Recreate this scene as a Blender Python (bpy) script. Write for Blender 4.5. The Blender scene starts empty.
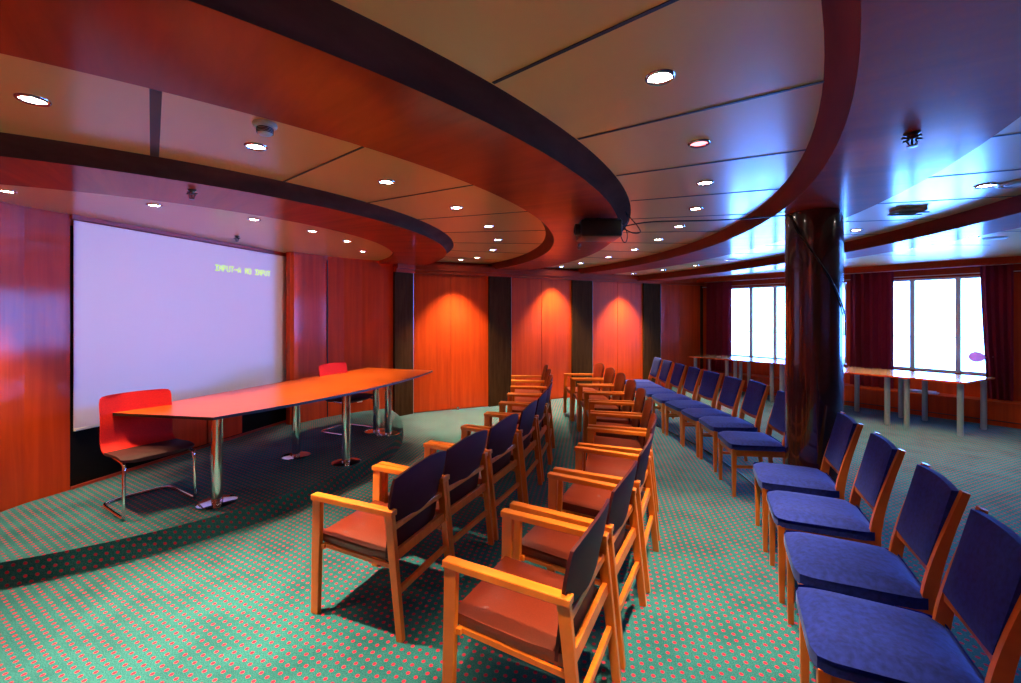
import bpy, bmesh, math, random
from mathutils import Vector, Matrix
random.seed(7)
S = bpy.context.scene
COL = S.collection
R = math.radians
CX, CY = -4.48, 5.575            # centre of the concentric ceiling rings

# ------------------------------------------------------------------ helpers
def mesh_obj(name, bm, mats, parent=None, smooth=False):
    me = bpy.data.meshes.new(name)
    bmesh.ops.recalc_face_normals(bm, faces=bm.faces)
    bm.to_mesh(me); bm.free()
    if not isinstance(mats, (list, tuple)): mats = [mats]
    for m in mats: me.materials.append(m)
    if smooth:
        for p in me.polygons: p.use_smooth = True
        try: me.set_sharp_from_angle(angle=R(40))
        except Exception: pass
    o = bpy.data.objects.new(name, me); COL.objects.link(o)
    if parent: o.parent = parent
    return o
def empty(name, loc=(0,0,0), rz=0.0):
    o = bpy.data.objects.new(name, None); COL.objects.link(o)
    o.empty_display_size = 0.1
    o.location = loc; o.rotation_euler = (0,0,rz); return o
def tag(o, label, cat, group=None, kind=None):
    o['label'] = label; o['category'] = cat
    if group: o['group'] = group
    if kind: o['kind'] = kind
    return o
def struct(o, label=None):
    o['kind'] = 'structure'
    if label: o['label'] = label
    return o
def copy_tree(o, parent=None):
    c = o.copy(); COL.objects.link(c)
    if parent: c.parent = parent
    for ch in list(o.children): copy_tree(ch, c)
    return c

def box(bm, c, s, rot=None, mi=0, bev=0.0, seg=1):
    """box centred at c with full size s; rot is a 3x3/euler Matrix"""
    t = bmesh.new()
    bmesh.ops.create_cube(t, size=1.0)
    bmesh.ops.scale(t, vec=Vector(s), verts=t.verts)
    if bev > 0:
        bmesh.ops.bevel(t, geom=list(t.edges), offset=bev, segments=seg, affect='EDGES', profile=0.5)
    if rot is not None: bmesh.ops.rotate(t, matrix=rot, verts=t.verts)
    bmesh.ops.translate(t, vec=Vector(c), verts=t.verts)
    merge(bm, t, mi)
def merge(bm, t, mi=0):
    vm = {v: bm.verts.new(v.co) for v in t.verts}
    for f in t.faces:
        try:
            nf = bm.faces.new([vm[v] for v in f.verts]); nf.material_index = mi
        except ValueError: pass
    t.free()
def beam(bm, p0, p1, w0, d0, w1=None, d1=None, up=(0,1,0), bev=0.0, mi=0):
    """tapered rectangular bar from p0 to p1. w across (side), d along 'up' direction"""
    w1 = w0 if w1 is None else w1; d1 = d0 if d1 is None else d1
    p0, p1 = Vector(p0), Vector(p1); a = (p1-p0).normalized()
    u = Vector(up); u = (u - a*u.dot(a)).normalized(); s = a.cross(u)
    t = bmesh.new(); vs = []
    for p, w, d in ((p0,w0,d0),(p1,w1,d1)):
        for i, j in ((-1,-1),(1,-1),(1,1),(-1,1)):
            vs.append(t.verts.new(p + s*(i*w/2) + u*(j*d/2)))
    t.faces.new(vs[3::-1]); t.faces.new(vs[4:8])
    for k in range(4): t.faces.new((vs[k], vs[(k+1)%4], vs[4+(k+1)%4], vs[4+k]))
    if bev: bmesh.ops.bevel(t, geom=list(t.edges), offset=bev, segments=2, affect='EDGES', profile=0.5)
    merge(bm, t, mi)
def tube(bm, pts, r, seg=8, mi=0, closed=False, cap=True):
    pts = [Vector(p) for p in pts]; n = len(pts); rings = []; prev = None
    for i, p in enumerate(pts):
        if closed: a = (pts[(i+1)%n]-pts[i-1]).normalized()
        else: a = (pts[min(i+1,n-1)]-pts[max(i-1,0)]).normalized()
        if prev is None:
            ref = Vector((0,0,1)) if abs(a.z) < .9 else Vector((1,0,0))
            u = a.cross(ref).normalized()
        else:
            u = (prev - a*prev.dot(a)).normalized()
        prev = u; v = a.cross(u)
        rr = r[i] if isinstance(r, (list,tuple)) else r
        rings.append([bm.verts.new(p + (u*math.cos(2*math.pi*k/seg)+v*math.sin(2*math.pi*k/seg))*rr) for k in range(seg)])
    for i in range(n if closed else n-1):
        A, B = rings[i], rings[(i+1)%n]
        for k in range(seg):
            f = bm.faces.new((A[k], A[(k+1)%seg], B[(k+1)%seg], B[k])); f.material_index = mi
    if cap and not closed:
        for ring in (rings[0][::-1], rings[-1]):
            f = bm.faces.new(ring); f.material_index = mi
def lathe(bm, prof, seg=24, c=(0,0,0), mi=0):
    """prof list of (r,z)"""
    c = Vector(c); rings = []
    for r, z in prof:
        if r < 1e-6: rings.append([bm.verts.new(c+Vector((0,0,z)))])
        else: rings.append([bm.verts.new(c+Vector((r*math.cos(2*math.pi*k/seg), r*math.sin(2*math.pi*k/seg), z))) for k in range(seg)])
    for A, B in zip(rings, rings[1:]):
        for k in range(seg):
            k2 = (k+1) % seg
            if len(A) == 1 and len(B) == 1: continue
            if len(A) == 1: vs = (A[0], B[k], B[k2])
            elif len(B) == 1: vs = (A[k], A[k2], B[0])
            else: vs = (A[k], A[k2], B[k2], B[k])
            f = bm.faces.new(vs); f.material_index = mi
def prism(bm, poly, z0, z1, mi=0, top_mi=None):
    b = [bm.verts.new((x,y,z0)) for x, y in poly]; t = [bm.verts.new((x,y,z1)) for x, y in poly]
    fs = [bm.faces.new(b[::-1]), bm.faces.new(t)]
    fs[0].material_index = mi; fs[1].material_index = mi if top_mi is None else top_mi
    for i in range(len(poly)):
        j = (i+1) % len(poly)
        f = bm.faces.new((b[i], b[j], t[j], t[i])); f.material_index = mi
def smooth_path(pts, n=8):
    P = [Vector(p) for p in pts]; out = []
    for i in range(len(P)-1):
        p0 = P[max(i-1,0)]; p1 = P[i]; p2 = P[i+1]; p3 = P[min(i+2,len(P)-1)]
        for k in range(n):
            t = k/n
            out.append(0.5*((2*p1)+(p2-p0)*t+(2*p0-5*p1+4*p2-p3)*t*t+(3*p1-p0-3*p2+p3)*t**3))
    out.append(P[-1]); return out

# ------------------------------------------------------------------ materials
def newmat(name):
    m = bpy.data.materials.new(name); m.use_nodes = True
    nt = m.node_tree; b = nt.nodes['Principled BSDF']; return m, nt, b
def plain(name, col, rough=.5, metal=0., coat=0., spec=.5, bump=0., bscale=60, var=0.0):
    m, nt, b = newmat(name)
    b.inputs['Base Color'].default_value = (*col, 1); b.inputs['Roughness'].default_value = rough
    b.inputs['Metallic'].default_value = metal; b.inputs['Coat Weight'].default_value = coat
    b.inputs['Coat Roughness'].default_value = .08
    b.inputs['Specular IOR Level'].default_value = spec
    tc = nt.nodes.new('ShaderNodeTexCoord'); n = nt.nodes.new('ShaderNodeTexNoise')
    n.inputs['Scale'].default_value = bscale; n.inputs['Detail'].default_value = 3
    nt.links.new(tc.outputs['Object'], n.inputs['Vector'])
    if bump:
        bp = nt.nodes.new('ShaderNodeBump'); bp.inputs['Strength'].default_value = bump; bp.inputs['Distance'].default_value = .002
        nt.links.new(n.outputs['Fac'], bp.inputs['Height']); nt.links.new(bp.outputs['Normal'], b.inputs['Normal'])
    if var:
        cr = nt.nodes.new('ShaderNodeValToRGB')
        cr.color_ramp.elements[0].position = .3; cr.color_ramp.elements[1].position = .7
        cr.color_ramp.elements[0].color = (*[c*(1-var) for c in col], 1); cr.color_ramp.elements[1].color = (*[min(1,c*(1+var)) for c in col], 1)
        nt.links.new(n.outputs['Fac'], cr.inputs['Fac']); nt.links.new(cr.outputs['Color'], b.inputs['Base Color'])
    return m
def wood(name, c1, c2, scale=(30,30,1.2), rough=.3, coat=.3, coat_r=.12, polar=False, nscale=1.0, spec=.5, world=False):
    m, nt, b = newmat(name); L = nt.links.new
    tc = nt.nodes.new('ShaderNodeTexCoord'); geo = nt.nodes.new('ShaderNodeNewGeometry')
    mp = nt.nodes.new('ShaderNodeMapping'); mp.inputs['Scale'].default_value = scale
    if polar:
        sx = nt.nodes.new('ShaderNodeSeparateXYZ'); L(geo.outputs['Position'], sx.inputs[0])
        def mth(op, a, bb=None):
            n = nt.nodes.new('ShaderNodeMath'); n.operation = op
            for i, v in enumerate((a, bb)):
                if v is None: continue
                if isinstance(v, (int,float)): n.inputs[i].default_value = v
                else: L(v, n.inputs[i])
            return n.outputs[0]
        dx = mth('SUBTRACT', sx.outputs[0], CX); dy = mth('SUBTRACT', sx.outputs[1], CY)
        ang = mth('ARCTAN2', dy, dx); rr = mth('SQRT', mth('ADD', mth('MULTIPLY', dx, dx), mth('MULTIPLY', dy, dy)))
        cb = nt.nodes.new('ShaderNodeCombineXYZ'); L(mth('MULTIPLY', ang, 5.0), cb.inputs[0]); L(rr, cb.inputs[1]); L(sx.outputs[2], cb.inputs[2])
        L(cb.outputs[0], mp.inputs['Vector'])
    else:
        L(geo.outputs['Position'] if world else tc.outputs['Object'], mp.inputs['Vector'])
    n1 = nt.nodes.new('ShaderNodeTexNoise'); n1.inputs['Scale'].default_value = nscale; n1.inputs['Detail'].default_value = 6; n1.inputs['Roughness'].default_value = .6; n1.inputs['Distortion'].default_value = .4
    L(mp.outputs[0], n1.inputs['Vector'])
    cr = nt.nodes.new('ShaderNodeValToRGB'); cr.color_ramp.elements[0].position = .33; cr.color_ramp.elements[1].position = .68
    cr.color_ramp.elements[0].color = (*c1,1); cr.color_ramp.elements[1].color = (*c2,1)
    L(n1.outputs['Fac'], cr.inputs['Fac']); L(cr.outputs['Color'], b.inputs['Base Color'])
    b.inputs['Roughness'].default_value = rough; b.inputs['Coat Weight'].default_value = coat; b.inputs['Coat Roughness'].default_value = coat_r
    b.inputs['Specular IOR Level'].default_value = spec
    return m
def emit(name, col, st):
    m, nt, b = newmat(name)
    b.inputs['Base Color'].default_value = (*col,1)
    b.inputs['Emission Color'].default_value = (*col,1); b.inputs['Emission Strength'].default_value = st
    return m

WOODWALL = wood('cherry veneer wall', (.50,.040,.003), (.66,.062,.004), (14,14,.7), rough=.55, spec=.15, coat=.26, coat_r=.10, world=True)
WOODRING = wood('cherry veneer ceiling ring', (.34,.026,.002), (.48,.042,.003), (9,.9,1), rough=.6, spec=.08, coat=.5, coat_r=.14, polar=True)
DARKFASCIA = wood('dark wood fascia', (.062,.024,.016), (.10,.038,.024), (2,2,9), rough=.7, coat=0, spec=0, polar=True)  # darker brown wood tone for the outer faces of the rings
REDFASCIA = wood('red brown inner fascia', (.11,.014,.006), (.17,.022,.008), (2,2,9), rough=.5, coat=0, spec=.08, polar=True)
LIPWOOD = wood('cherry lipping', (.30,.03,.006), (.40,.045,.008), (3,3,3), rough=.5, coat=0, spec=.1, polar=True)
PILASTER = wood('black brown pilaster veneer', (.040,.017,.008), (.070,.030,.014), (20,20,2), rough=.6, coat=.0, spec=.0, world=True)
CHAIRWOOD = wood('orange beech chair wood', (.64,.125,.009), (.82,.20,.018), (18,3,3), rough=.34, coat=.25, coat_r=.15)
TABLEWOOD = wood('orange table veneer', (.64,.090,.005), (.70,.110,.007), (3,14,3), rough=.32, coat=.12, coat_r=.12)
SIDEWOOD = wood('side table veneer', (.70,.26,.08), (.85,.38,.14), (3,12,3), rough=.22, coat=.5, coat_r=.1)
COLWOOD = wood('dark burr column veneer', (.022,.005,.004), (.060,.012,.008), (11,11,2.6), rough=.22, coat=.9, coat_r=.05)
EDGE = plain('black table edging', (.012,.010,.010), .4)
LEATHER = plain('red brown leather', (.16,.018,.007), .33, coat=.15, bump=.25, bscale=160, var=.12)
BACKLEATHER = plain('shade tinted rear leather', (.055,.006,.012), .55, coat=0, spec=.2, bump=.2, bscale=160, var=.1)  # same brown leather, its shade and blue reflection put into a dark plum colour
BLUEFAB = plain('blue velour', (.010,.022,.25), .85, bump=.35, bscale=50, var=.35, spec=.25)
BLUEFAB.node_tree.nodes['Principled BSDF'].inputs['Sheen Weight'].default_value = .2
BLUEFAB.node_tree.nodes['Principled BSDF'].inputs['Sheen Tint'].default_value = (.35,.45,1,1)
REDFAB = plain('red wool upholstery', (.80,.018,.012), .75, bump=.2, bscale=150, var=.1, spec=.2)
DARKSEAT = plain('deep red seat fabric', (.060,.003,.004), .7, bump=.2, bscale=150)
CHROME = plain('polished chrome', (.75,.75,.78), .08, metal=1.)
SATIN = plain('satin aluminium leg', (.42,.44,.48), .32, metal=.7)
PANEL = plain('lacquered ceiling panel', (.95,.47,.13), .36, coat=.6, spec=.5)
PANEL.node_tree.nodes['Principled BSDF'].inputs['Coat Roughness'].default_value = .17
SEAM = plain('dark ceiling joint', (.02,.014,.012), .5)
BLACK = plain('matt black', (.006,.005,.005), .8, spec=.1)
BLACKPL = plain('black plastic', (.012,.013,.018), .35)
SCREENM = plain('projection screen cloth', (.80,.72,.84), .6, spec=.3)
CURT = plain('maroon curtain cloth', (.30,.020,.045), .8, bump=.2, bscale=90, var=.25, spec=.2)
FRAME = plain('grey window frame', (.80,.82,.86), .35)
def translucent(m, col, f):
    nt = m.node_tree; b = nt.nodes['Principled BSDF']; out = [n for n in nt.nodes if n.type=='OUTPUT_MATERIAL'][0]
    t = nt.nodes.new('ShaderNodeBsdfTranslucent'); t.inputs['Color'].default_value = (*col,1); mx = nt.nodes.new('ShaderNodeMixShader'); mx.inputs[0].default_value = f
    nt.links.new(b.outputs[0], mx.inputs[1]); nt.links.new(t.outputs[0], mx.inputs[2]); nt.links.new(mx.outputs[0], out.inputs[0])
translucent(CURT, (.20,.012,.04), .35)
WHITE = plain('white enamel', (.75,.74,.72), .4)
BRASS = plain('dark bronze sprinkler', (.16,.09,.05), .3, metal=.9)
RUBBER = plain('black cable sheath', (.010,.010,.012), .45)
REDTRIM = plain('thin red base moulding', (.36,.035,.012), .4)
LAMPG = emit('lamp glow', (1,.86,.74), 60)
PINKLAMPG = emit('pinkish lamp glow', (1,.30,.34), 3.2)
TEXTM = emit('projected lime letters', (.50,.90,.03), 1.7)
TEXTM.node_tree.nodes['Principled BSDF'].inputs['Base Color'].default_value = (.05,.08,.01,1)
PINK = plain('pink rubber', (.95,.25,.50), .4)
translucent(PINK, (1,.45,.5), .6)
PAPER = plain('pale blue paper', (.35,.42,.62), .5)

def carpet():
    m, nt, b = newmat('teal carpet with red dots'); L = nt.links.new
    geo = nt.nodes.new('ShaderNodeNewGeometry'); mp = nt.nodes.new('ShaderNodeMapping')
    mp.inputs['Rotation'].default_value = (0,0,R(-24)); L(geo.outputs['Position'], mp.inputs['Vector'])
    sx = nt.nodes.new('ShaderNodeSeparateXYZ'); L(mp.outputs[0], sx.inputs[0])
    def mth(op, a, bb=None, c=None):
        n = nt.nodes.new('ShaderNodeMath'); n.operation = op
        for i, v in enumerate((a, bb, c)):
            if v is None: continue
            if isinstance(v, (int,float)): n.inputs[i].default_value = v
            else: L(v, n.inputs[i])
        return n.outputs[0]
    PX, PY = .056, .041
    row = mth('DIVIDE', mth('ADD', sx.outputs[1], sx.outputs[2]), PY); ri = mth('FLOOR', row)
    fy = mth('SUBTRACT', mth('SUBTRACT', row, ri), .5)
    off = mth('MULTIPLY', mth('MODULO', mth('ABSOLUTE', ri), 2.0), .5)
    colx = mth('ADD', mth('DIVIDE', sx.outputs[0], PX), off)
    fx = mth('SUBTRACT', mth('SUBTRACT', colx, mth('FLOOR', colx)), .5)
    dx = mth('MULTIPLY', fx, PX); dy = mth('MULTIPLY', fy, PY)
    d = mth('SQRT', mth('ADD', mth('MULTIPLY', dx, dx), mth('MULTIPLY', dy, dy)))
    mr = nt.nodes.new('ShaderNodeMapRange'); mr.inputs['From Min'].default_value = .0080; mr.inputs['From Max'].default_value = .0118
    mr.inputs['To Min'].default_value = 1; mr.inputs['To Max'].default_value = 0; L(d, mr.inputs['Value'])
    nz = nt.nodes.new('ShaderNodeTexNoise'); nz.inputs['Scale'].default_value = 180; nz.inputs['Detail'].default_value = 2; L(geo.outputs['Position'], nz.inputs['Vector'])
    nb = nt.nodes.new('ShaderNodeTexNoise'); nb.inputs['Scale'].default_value = 3.5; nb.inputs['Detail'].default_value = 5; L(geo.outputs['Position'], nb.inputs['Vector'])
    cr = nt.nodes.new('ShaderNodeValToRGB'); cr.color_ramp.elements[0].position = .25; cr.color_ramp.elements[1].position = .75
    cr.color_ramp.elements[0].color = (.011,.078,.094,1); cr.color_ramp.elements[1].color = (.040,.215,.250,1); L(nz.outputs['Fac'], cr.inputs['Fac'])
    st = nt.nodes.new('ShaderNodeMapRange'); st.inputs['From Min'].default_value = .33; st.inputs['From Max'].default_value = .55; st.inputs['To Min'].default_value = .72; st.inputs['To Max'].default_value = 1; L(nb.outputs['Fac'], st.inputs['Value'])
    vm = nt.nodes.new('ShaderNodeVectorMath'); vm.operation = 'SCALE'; L(cr.outputs['Color'], vm.inputs[0]); L(st.outputs[0], vm.inputs['Scale'])
    mx = nt.nodes.new('ShaderNodeMix'); mx.data_type = 'RGBA'
    L(mr.outputs[0], mx.inputs['Factor']); L(vm.outputs[0], mx.inputs['A']); mx.inputs['B'].default_value = (.44,.022,.060,1)
    L(mx.outputs['Result'], b.inputs['Base Color'])
    b.inputs['Roughness'].default_value = .95; b.inputs['Specular IOR Level'].default_value = .15
    bp = nt.nodes.new('ShaderNodeBump'); bp.inputs['Strength'].default_value = .4; bp.inputs['Distance'].default_value = .003
    L(nz.outputs['Fac'], bp.inputs['Height']); L(bp.outputs['Normal'], b.inputs['Normal'])
    return m
CARPET = carpet()

def glass():
    m = bpy.data.materials.new('window glass'); m.use_nodes = True; nt = m.node_tree; nt.nodes.clear()
    out = nt.nodes.new('ShaderNodeOutputMaterial'); mix = nt.nodes.new('ShaderNodeMixShader')
    tr = nt.nodes.new('ShaderNodeBsdfTransparent'); gl = nt.nodes.new('ShaderNodeBsdfGlossy'); fr = nt.nodes.new('ShaderNodeFresnel')
    gl.inputs['Roughness'].default_value = .02; fr.inputs['IOR'].default_value = 1.45
    tr.inputs['Color'].default_value = (.96,.98,1,1)
    nt.links.new(fr.outputs[0], mix.inputs[0]); nt.links.new(tr.outputs[0], mix.inputs[1]); nt.links.new(gl.outputs[0], mix.inputs[2])
    nt.links.new(mix.outputs[0], out.inputs[0]); return m
GLASS = glass()

# ------------------------------------------------------------------ plan
WD = Vector((.6,-.8)); WN = Vector((.8,.6))         # along / into the window wall
def st(s, t): v = WD*s + WN*t; return (v.x, v.y)
WT = 10.5
S0, S1 = -6.05, 7.0
SCR_A, SCR_B = (-3.93,3.97), (-3.26,6.57)
FAR = [(-1.98,7.50),(-1.71,7.81),(-.427,8.36),(.80,9.04)]
cornerF = st(S0, WT)
FAR.append(cornerF)
STG_R = [(-3.12,6.30),(-2.98,6.52),(-2.80,6.80),(-2.62,7.00),(-2.40,7.19),(-2.16,7.36),(-1.98,7.50)]
LEFTW = [(-3.93,3.97),(-4.02,3.68),(-4.04,3.40),(-3.90,2.98),(-3.13,2.28),(.9,-3.8)]
BACKW = [(.9,-3.8),(8.0,-4.6),st(S1,WT)]
ROOM = [SCR_A] + [SCR_B] + STG_R + FAR[1:] + [st(S1,WT)] + [(8.0,-4.6),(.9,-3.8)] + LEFTW[::-1][1:-1]
def inside(p, poly):
    x, y = p; c = False
    for i in range(len(poly)):
        x1, y1 = poly[i]; x2, y2 = poly[i-1]
        if (y1 > y) != (y2 > y) and x < (x2-x1)*(y-y1)/(y2-y1)+x1: c = not c
    return c
def pol(r, a): return (CX+r*math.cos(R(a)), CY+r*math.sin(R(a)))
def near_inside(r, a):
    for dr, da in ((0,0),(.12,0),(-.12,0),(0,1.5),(0,-1.5)):
        if inside(pol(r+dr, a+da*4/max(r,1)), ROOM): return True
    return False

# floor
bm = bmesh.new(); prism(bm, ROOM, -.10, 0.0)
bmesh.ops.triangulate(bm, faces=[f for f in bm.faces if len(f.verts) > 4])
struct(mesh_obj('floor', bm, CARPET), 'teal carpet with small red dots')

# walls: panel strips following a plan polyline, thickness away from the room
def wall_strip(bm, path, z0, z1, th, mi=0):
    """th > 0 : thickness towards the left-hand side of the path direction"""
    n = len(path); offs = []
    for i in range(n):
        a = Vector(path[min(i+1,n-1)]) - Vector(path[i]); b = Vector(path[i]) - Vector(path[max(i-1,0)])
        d = ((a.normalized() if a.length else Vector((0,0))) + (b.normalized() if b.length else Vector((0,0)))).normalized()
        offs.append(Vector(path[i]) + Vector((-d.y, d.x))*th)
    for i in range(n-1):
        P = [path[i], path[i+1], tuple(offs[i+1]), tuple(offs[i])]
        prism(bm, P, z0, z1, mi)
HT = 2.80
# path runs screen -> far, outside is on the left
bm = bmesh.new(); wall_strip(bm, [SCR_A, SCR_B], 2.52, HT, .12, 0); wall_strip(bm, [SCR_A, SCR_B], 0, 2.55, .12, 1)
wsd = (Vector(SCR_B)-Vector(SCR_A)); wsl = wsd.length; wsu = wsd/wsl; wsn = Vector((wsu.y,-wsu.x))
def sp(u, out=0.0):
    v = Vector(SCR_A)+wsu*u+wsn*out; return (v.x, v.y)
# thin red base moulding and top strip
wall_strip(bm, [sp(0,.02), sp(wsl,.02)], .16, .185, .02, 2)
wall_strip(bm, [sp(0,.03), sp(wsl,.03)], 2.575, 2.62, .03, 2)
# return beside the screen
wall_strip(bm, [SCR_B, STG_R[0]], 0, HT, .05, 0)
struct(mesh_obj('wall_stage', bm, [WOODWALL, BLACK, REDTRIM]), 'black recessed wall behind the stage')
bm = bmesh.new(); wall_strip(bm, STG_R, 0, HT, .10, 0)
for x in (2, ):
    p = STG_R[x]; box(bm, (p[0]+.008,p[1]-.008,1.3), (.012,.012,2.5), Matrix.Rotation(R(50),3,'Z'), 1)
struct(mesh_obj('wall_stage_side', bm, [WOODWALL, SEAM], smooth=True), 'curved cherry veneer wall right of the screen')
bm = bmesh.new(); wall_strip(bm, LEFTW[::-1], 0, HT, .12, 0)
struct(mesh_obj('wall_left', bm, WOODWALL), 'cherry veneer wall left of the screen')
bm = bmesh.new(); wall_strip(bm, FAR, 0, HT, .12, 0)
struct(mesh_obj('wall_far', bm, WOODWALL), 'far wall behind veneer panels')
bm = bmesh.new(); wall_strip(bm, [st(S1,WT),(8.0,-4.6),(.9,-3.8)], 0, HT, .12, 0)
struct(mesh_obj('wall_back', bm, WOODWALL), 'veneer wall behind the camera')

# far wall panels and pilasters: split where pixel columns fall on the wall plan
def ray_far(px, off=0.0):
    k = (px-510.5)/445.0
    for a, b in zip(FAR, FAR[1:]):
        a = Vector(a); b = Vector(b); d = (b-a); n = Vector((d.y,-d.x)).normalized()
        a2 = a+n*off; den = d.x-k*d.y
        t = (k*a2.y-a2.x)/den
        if -1e-3 <= t <= 1.02 or (b == Vector(FAR[-1]) and t > 0): return a2+d*t
    return Vector(FAR[0])
tn = 1
for i, (x0, x1) in enumerate([(385,411.5),(488,510),(571,591),(642,659),(699.5,709.5)]):
    a, b = ray_far(x0,.001), ray_far(x1,.001)
    bm = bmesh.new(); wall_strip(bm, [tuple(a), tuple(b)], 0, 2.44, -.055, 0)
    d = (b-a).normalized(); n = Vector((d.y,-d.x))
    # recessed black plinth and thin light arris
    q = b - n*.0 + n*.057
    wall_strip(bm, [tuple(q-d*.006), tuple(q)], .0, 2.44, -.004, 1)
    struct(mesh_obj('trim_%d' % tn, bm, [PILASTER, SATIN]), 'dark veneer pilaster on the far wall'); tn += 1
far_wall = bpy.data.objects['wall_far']
for i, (x0, xm, x1) in enumerate([(411.5,450.5,488),(510,541,571),(591,617,642),(659,679,699.5)]):
    for (u, v) in ((x0,xm),(xm,x1)):
        a, b = ray_far(u,.001), ray_far(v,.001); d = (b-a).normalized()
        bm = bmesh.new(); wall_strip(bm, [tuple(a+d*.004), tuple(b-d*.004)], .02, 2.44, -.022, 0)
        mesh_obj('wall_panel', bm, WOODWALL, far_wall)
        bm = bmesh.new(); n = Vector((d.y,-d.x))
# crown moulding along the far wall
bm = bmesh.new()
fp = [Vector(p) for p in FAR]
def off_path(path, o):
    res = []
    for i, p in enumerate(path):
        a = path[min(i+1,len(path)-1)] - path[max(i-1,0)]; a.normalize()
        res.append((p.x+a.y*o, p.y-a.x*o))
    return res
wall_strip(bm, off_path(fp,.10), 2.44, 2.50, .10, 0); wall_strip(bm, off_path(fp,.14), 2.50, 2.62, .14, 0)
struct(mesh_obj('trim_%d' % tn, bm, LIPWOOD), 'cherry crown moulding along the far wall'); tn += 1
# small chrome floor stop
p = ray_far(458,.09)
bm = bmesh.new(); lathe(bm, [(0,0),(.028,0),(.028,.02),(.018,.035),(.024,.045),(.024,.06),(0,.066)], 16, (p.x,p.y,0))
tag(mesh_obj('door_stop', bm, CHROME, smooth=True), 'small chrome door stop on the carpet before the leftmost red far panel', 'door stop')

# window wall -----------------------------------------------------------
ZS, ZT = .74, 2.36
WINS = [(-2.72,-.91,[-2.06,-1.475]), (-5.45,-3.03,[-4.86,-4.35,-3.9,-3.45]), (.0,1.95,[.62,1.29]), (2.9,4.9,[3.55,4.22])]
bm = bmesh.new()
def sbox(bm, s0, s1, t0, t1, z0, z1, mi=0):
    prism(bm, [st(s0,t0), st(s1,t0), st(s1,t1), st(s0,t1)], z0, z1, mi)
sbox(bm, S0, S1, WT, WT+.15, 0, ZS); sbox(bm, S0, S1, WT, WT+.15, ZT, HT)
ed = sorted([(w[0],w[1]) for w in WINS]); cur = S0
for a, b in ed:
    sbox(bm, cur, a, WT, WT+.15, ZS, ZT); cur = b
sbox(bm, cur, S1, WT, WT+.15, ZS, ZT)
ww = struct(mesh_obj('wall_window', bm, WOODWALL), 'cherry wall with the windows')
bm = bmesh.new(); sbox(bm, S0+.05, S1-.1, 10.17, WT-.002, 0, .345); sbox(bm, S0+.05, S1-.1, 10.15, WT-.002, .345, .374); sbox(bm, S0+.05, S1-.1, 10.155, 10.17, .07, .082, 1)
struct(mesh_obj('trim_%d' % tn, bm, [WOODWALL, SEAM]), 'low cherry ledge box under the windows'); tn += 1
# pelmet fascia and slit
bm = bmesh.new(); sbox(bm, S0+.02, S1-.1, 10.16, 10.20, 2.50, 2.62, 0); sbox(bm, S0+.02, S1-.1, 10.20, WT-.002, 2.515, 2.53, 1)
sbox(bm, S0+.02, S1-.1, WT-.03, WT-.002, ZT+.01, 2.50, 0); sbox(bm, S0+.02, S1-.1, WT-.035, WT-.002, ZT+.035, ZT+.045, 1)
struct(mesh_obj('trim_%d' % tn, bm, [LIPWOOD, WHITE]), 'cherry pelmet above the windows'); tn += 1

def rounded_rect(x0, x1, y0, y1, r, n=5):
    pts = []
    for cx, cy, a0 in ((x1-r,y1-r,0),(x0+r,y1-r,90),(x0+r,y0+r,180),(x1-r,y0+r,270)):
        for k in range(n+1):
            a = R(a0+90*k/n); pts.append((cx+r*math.cos(a), cy+r*math.sin(a)))
    return pts
def st3(s, t, z): a = st(s,t); return Vector((a[0],a[1],z))
for wi, (a, b, mull) in enumerate(WINS):
    root = struct(empty('window_%d' % (wi+1), st3((a+b)/2, WT+.07, ZS)))
    inv = Matrix.Translation(-root.location)
    # frame ring with rounded inner corners
    inn = rounded_rect(a+.035, b-.035, ZS+.035, ZT-.035, .12)
    out = []
    n = len(inn)
    for (x, y) in inn:
        ox = b+.0 if x > (a+b)/2 else a; oy = ZT if y > (ZS+ZT)/2 else ZS
        cxx = min(max(x, a+.155), b-.155); cyy = min(max(y, ZS+.155), ZT-.155)
        dx, dy = x-cxx, y-cyy
        sc = .155/max(abs(dx),abs(dy),1e-6); out.append((cxx+dx*sc, cyy+dy*sc))
    bm = bmesh.new(); V = []
    for t in (WT+.03, WT+.11):
        V.append([[bm.verts.new(st3(p[0],t,p[1])-root.location) for p in L_] for L_ in (inn, out)])
    for k in range(n):
        j = (k+1) % n
        bm.faces.new((V[0][0][k],V[0][0][j],V[0][1][j],V[0][1][k])); bm.faces.new((V[1][0][k],V[1][0][j],V[1][1][j],V[1][1][k]))
        bm.faces.new((V[0][0][k],V[0][0][j],V[1][0][j],V[1][0][k])); bm.faces.new((V[0][1][k],V[0][1][j],V[1][1][j],V[1][1][k]))
    mesh_obj('window_frame', bm, FRAME, root)
    for m in mull:
        bm = bmesh.new(); prism(bm, [st(m-.033,WT+.035), st(m+.033,WT+.035), st(m+.033,WT+.10), st(m-.033,WT+.10)], ZS+.03, ZT-.03)
        bmesh.ops.transform(bm, matrix=inv, verts=bm.verts); mesh_obj('mullion', bm, FRAME, root)
    bm = bmesh.new(); sbox(bm, a+.03, b-.03, WT+.05, WT+.07, 1.325, 1.34)
    bmesh.ops.transform(bm, matrix=inv, verts=bm.verts); mesh_obj('transom', bm, FRAME, root)
    bm = bmesh.new(); sbox(bm, a+.02, b-.02, WT+.075, WT+.083, ZS+.02, ZT-.02)
    bmesh.ops.transform(bm, matrix=inv, verts=bm.verts); mesh_obj('pane', bm, GLASS, root)
    bm = bmesh.new(); sbox(bm, a-.02, b+.02, WT-.045, WT-.001, ZS-.035, ZS)
    bmesh.ops.transform(bm, matrix=inv, verts=bm.verts); mesh_obj('window_sill', bm, REDTRIM, root)

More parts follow.
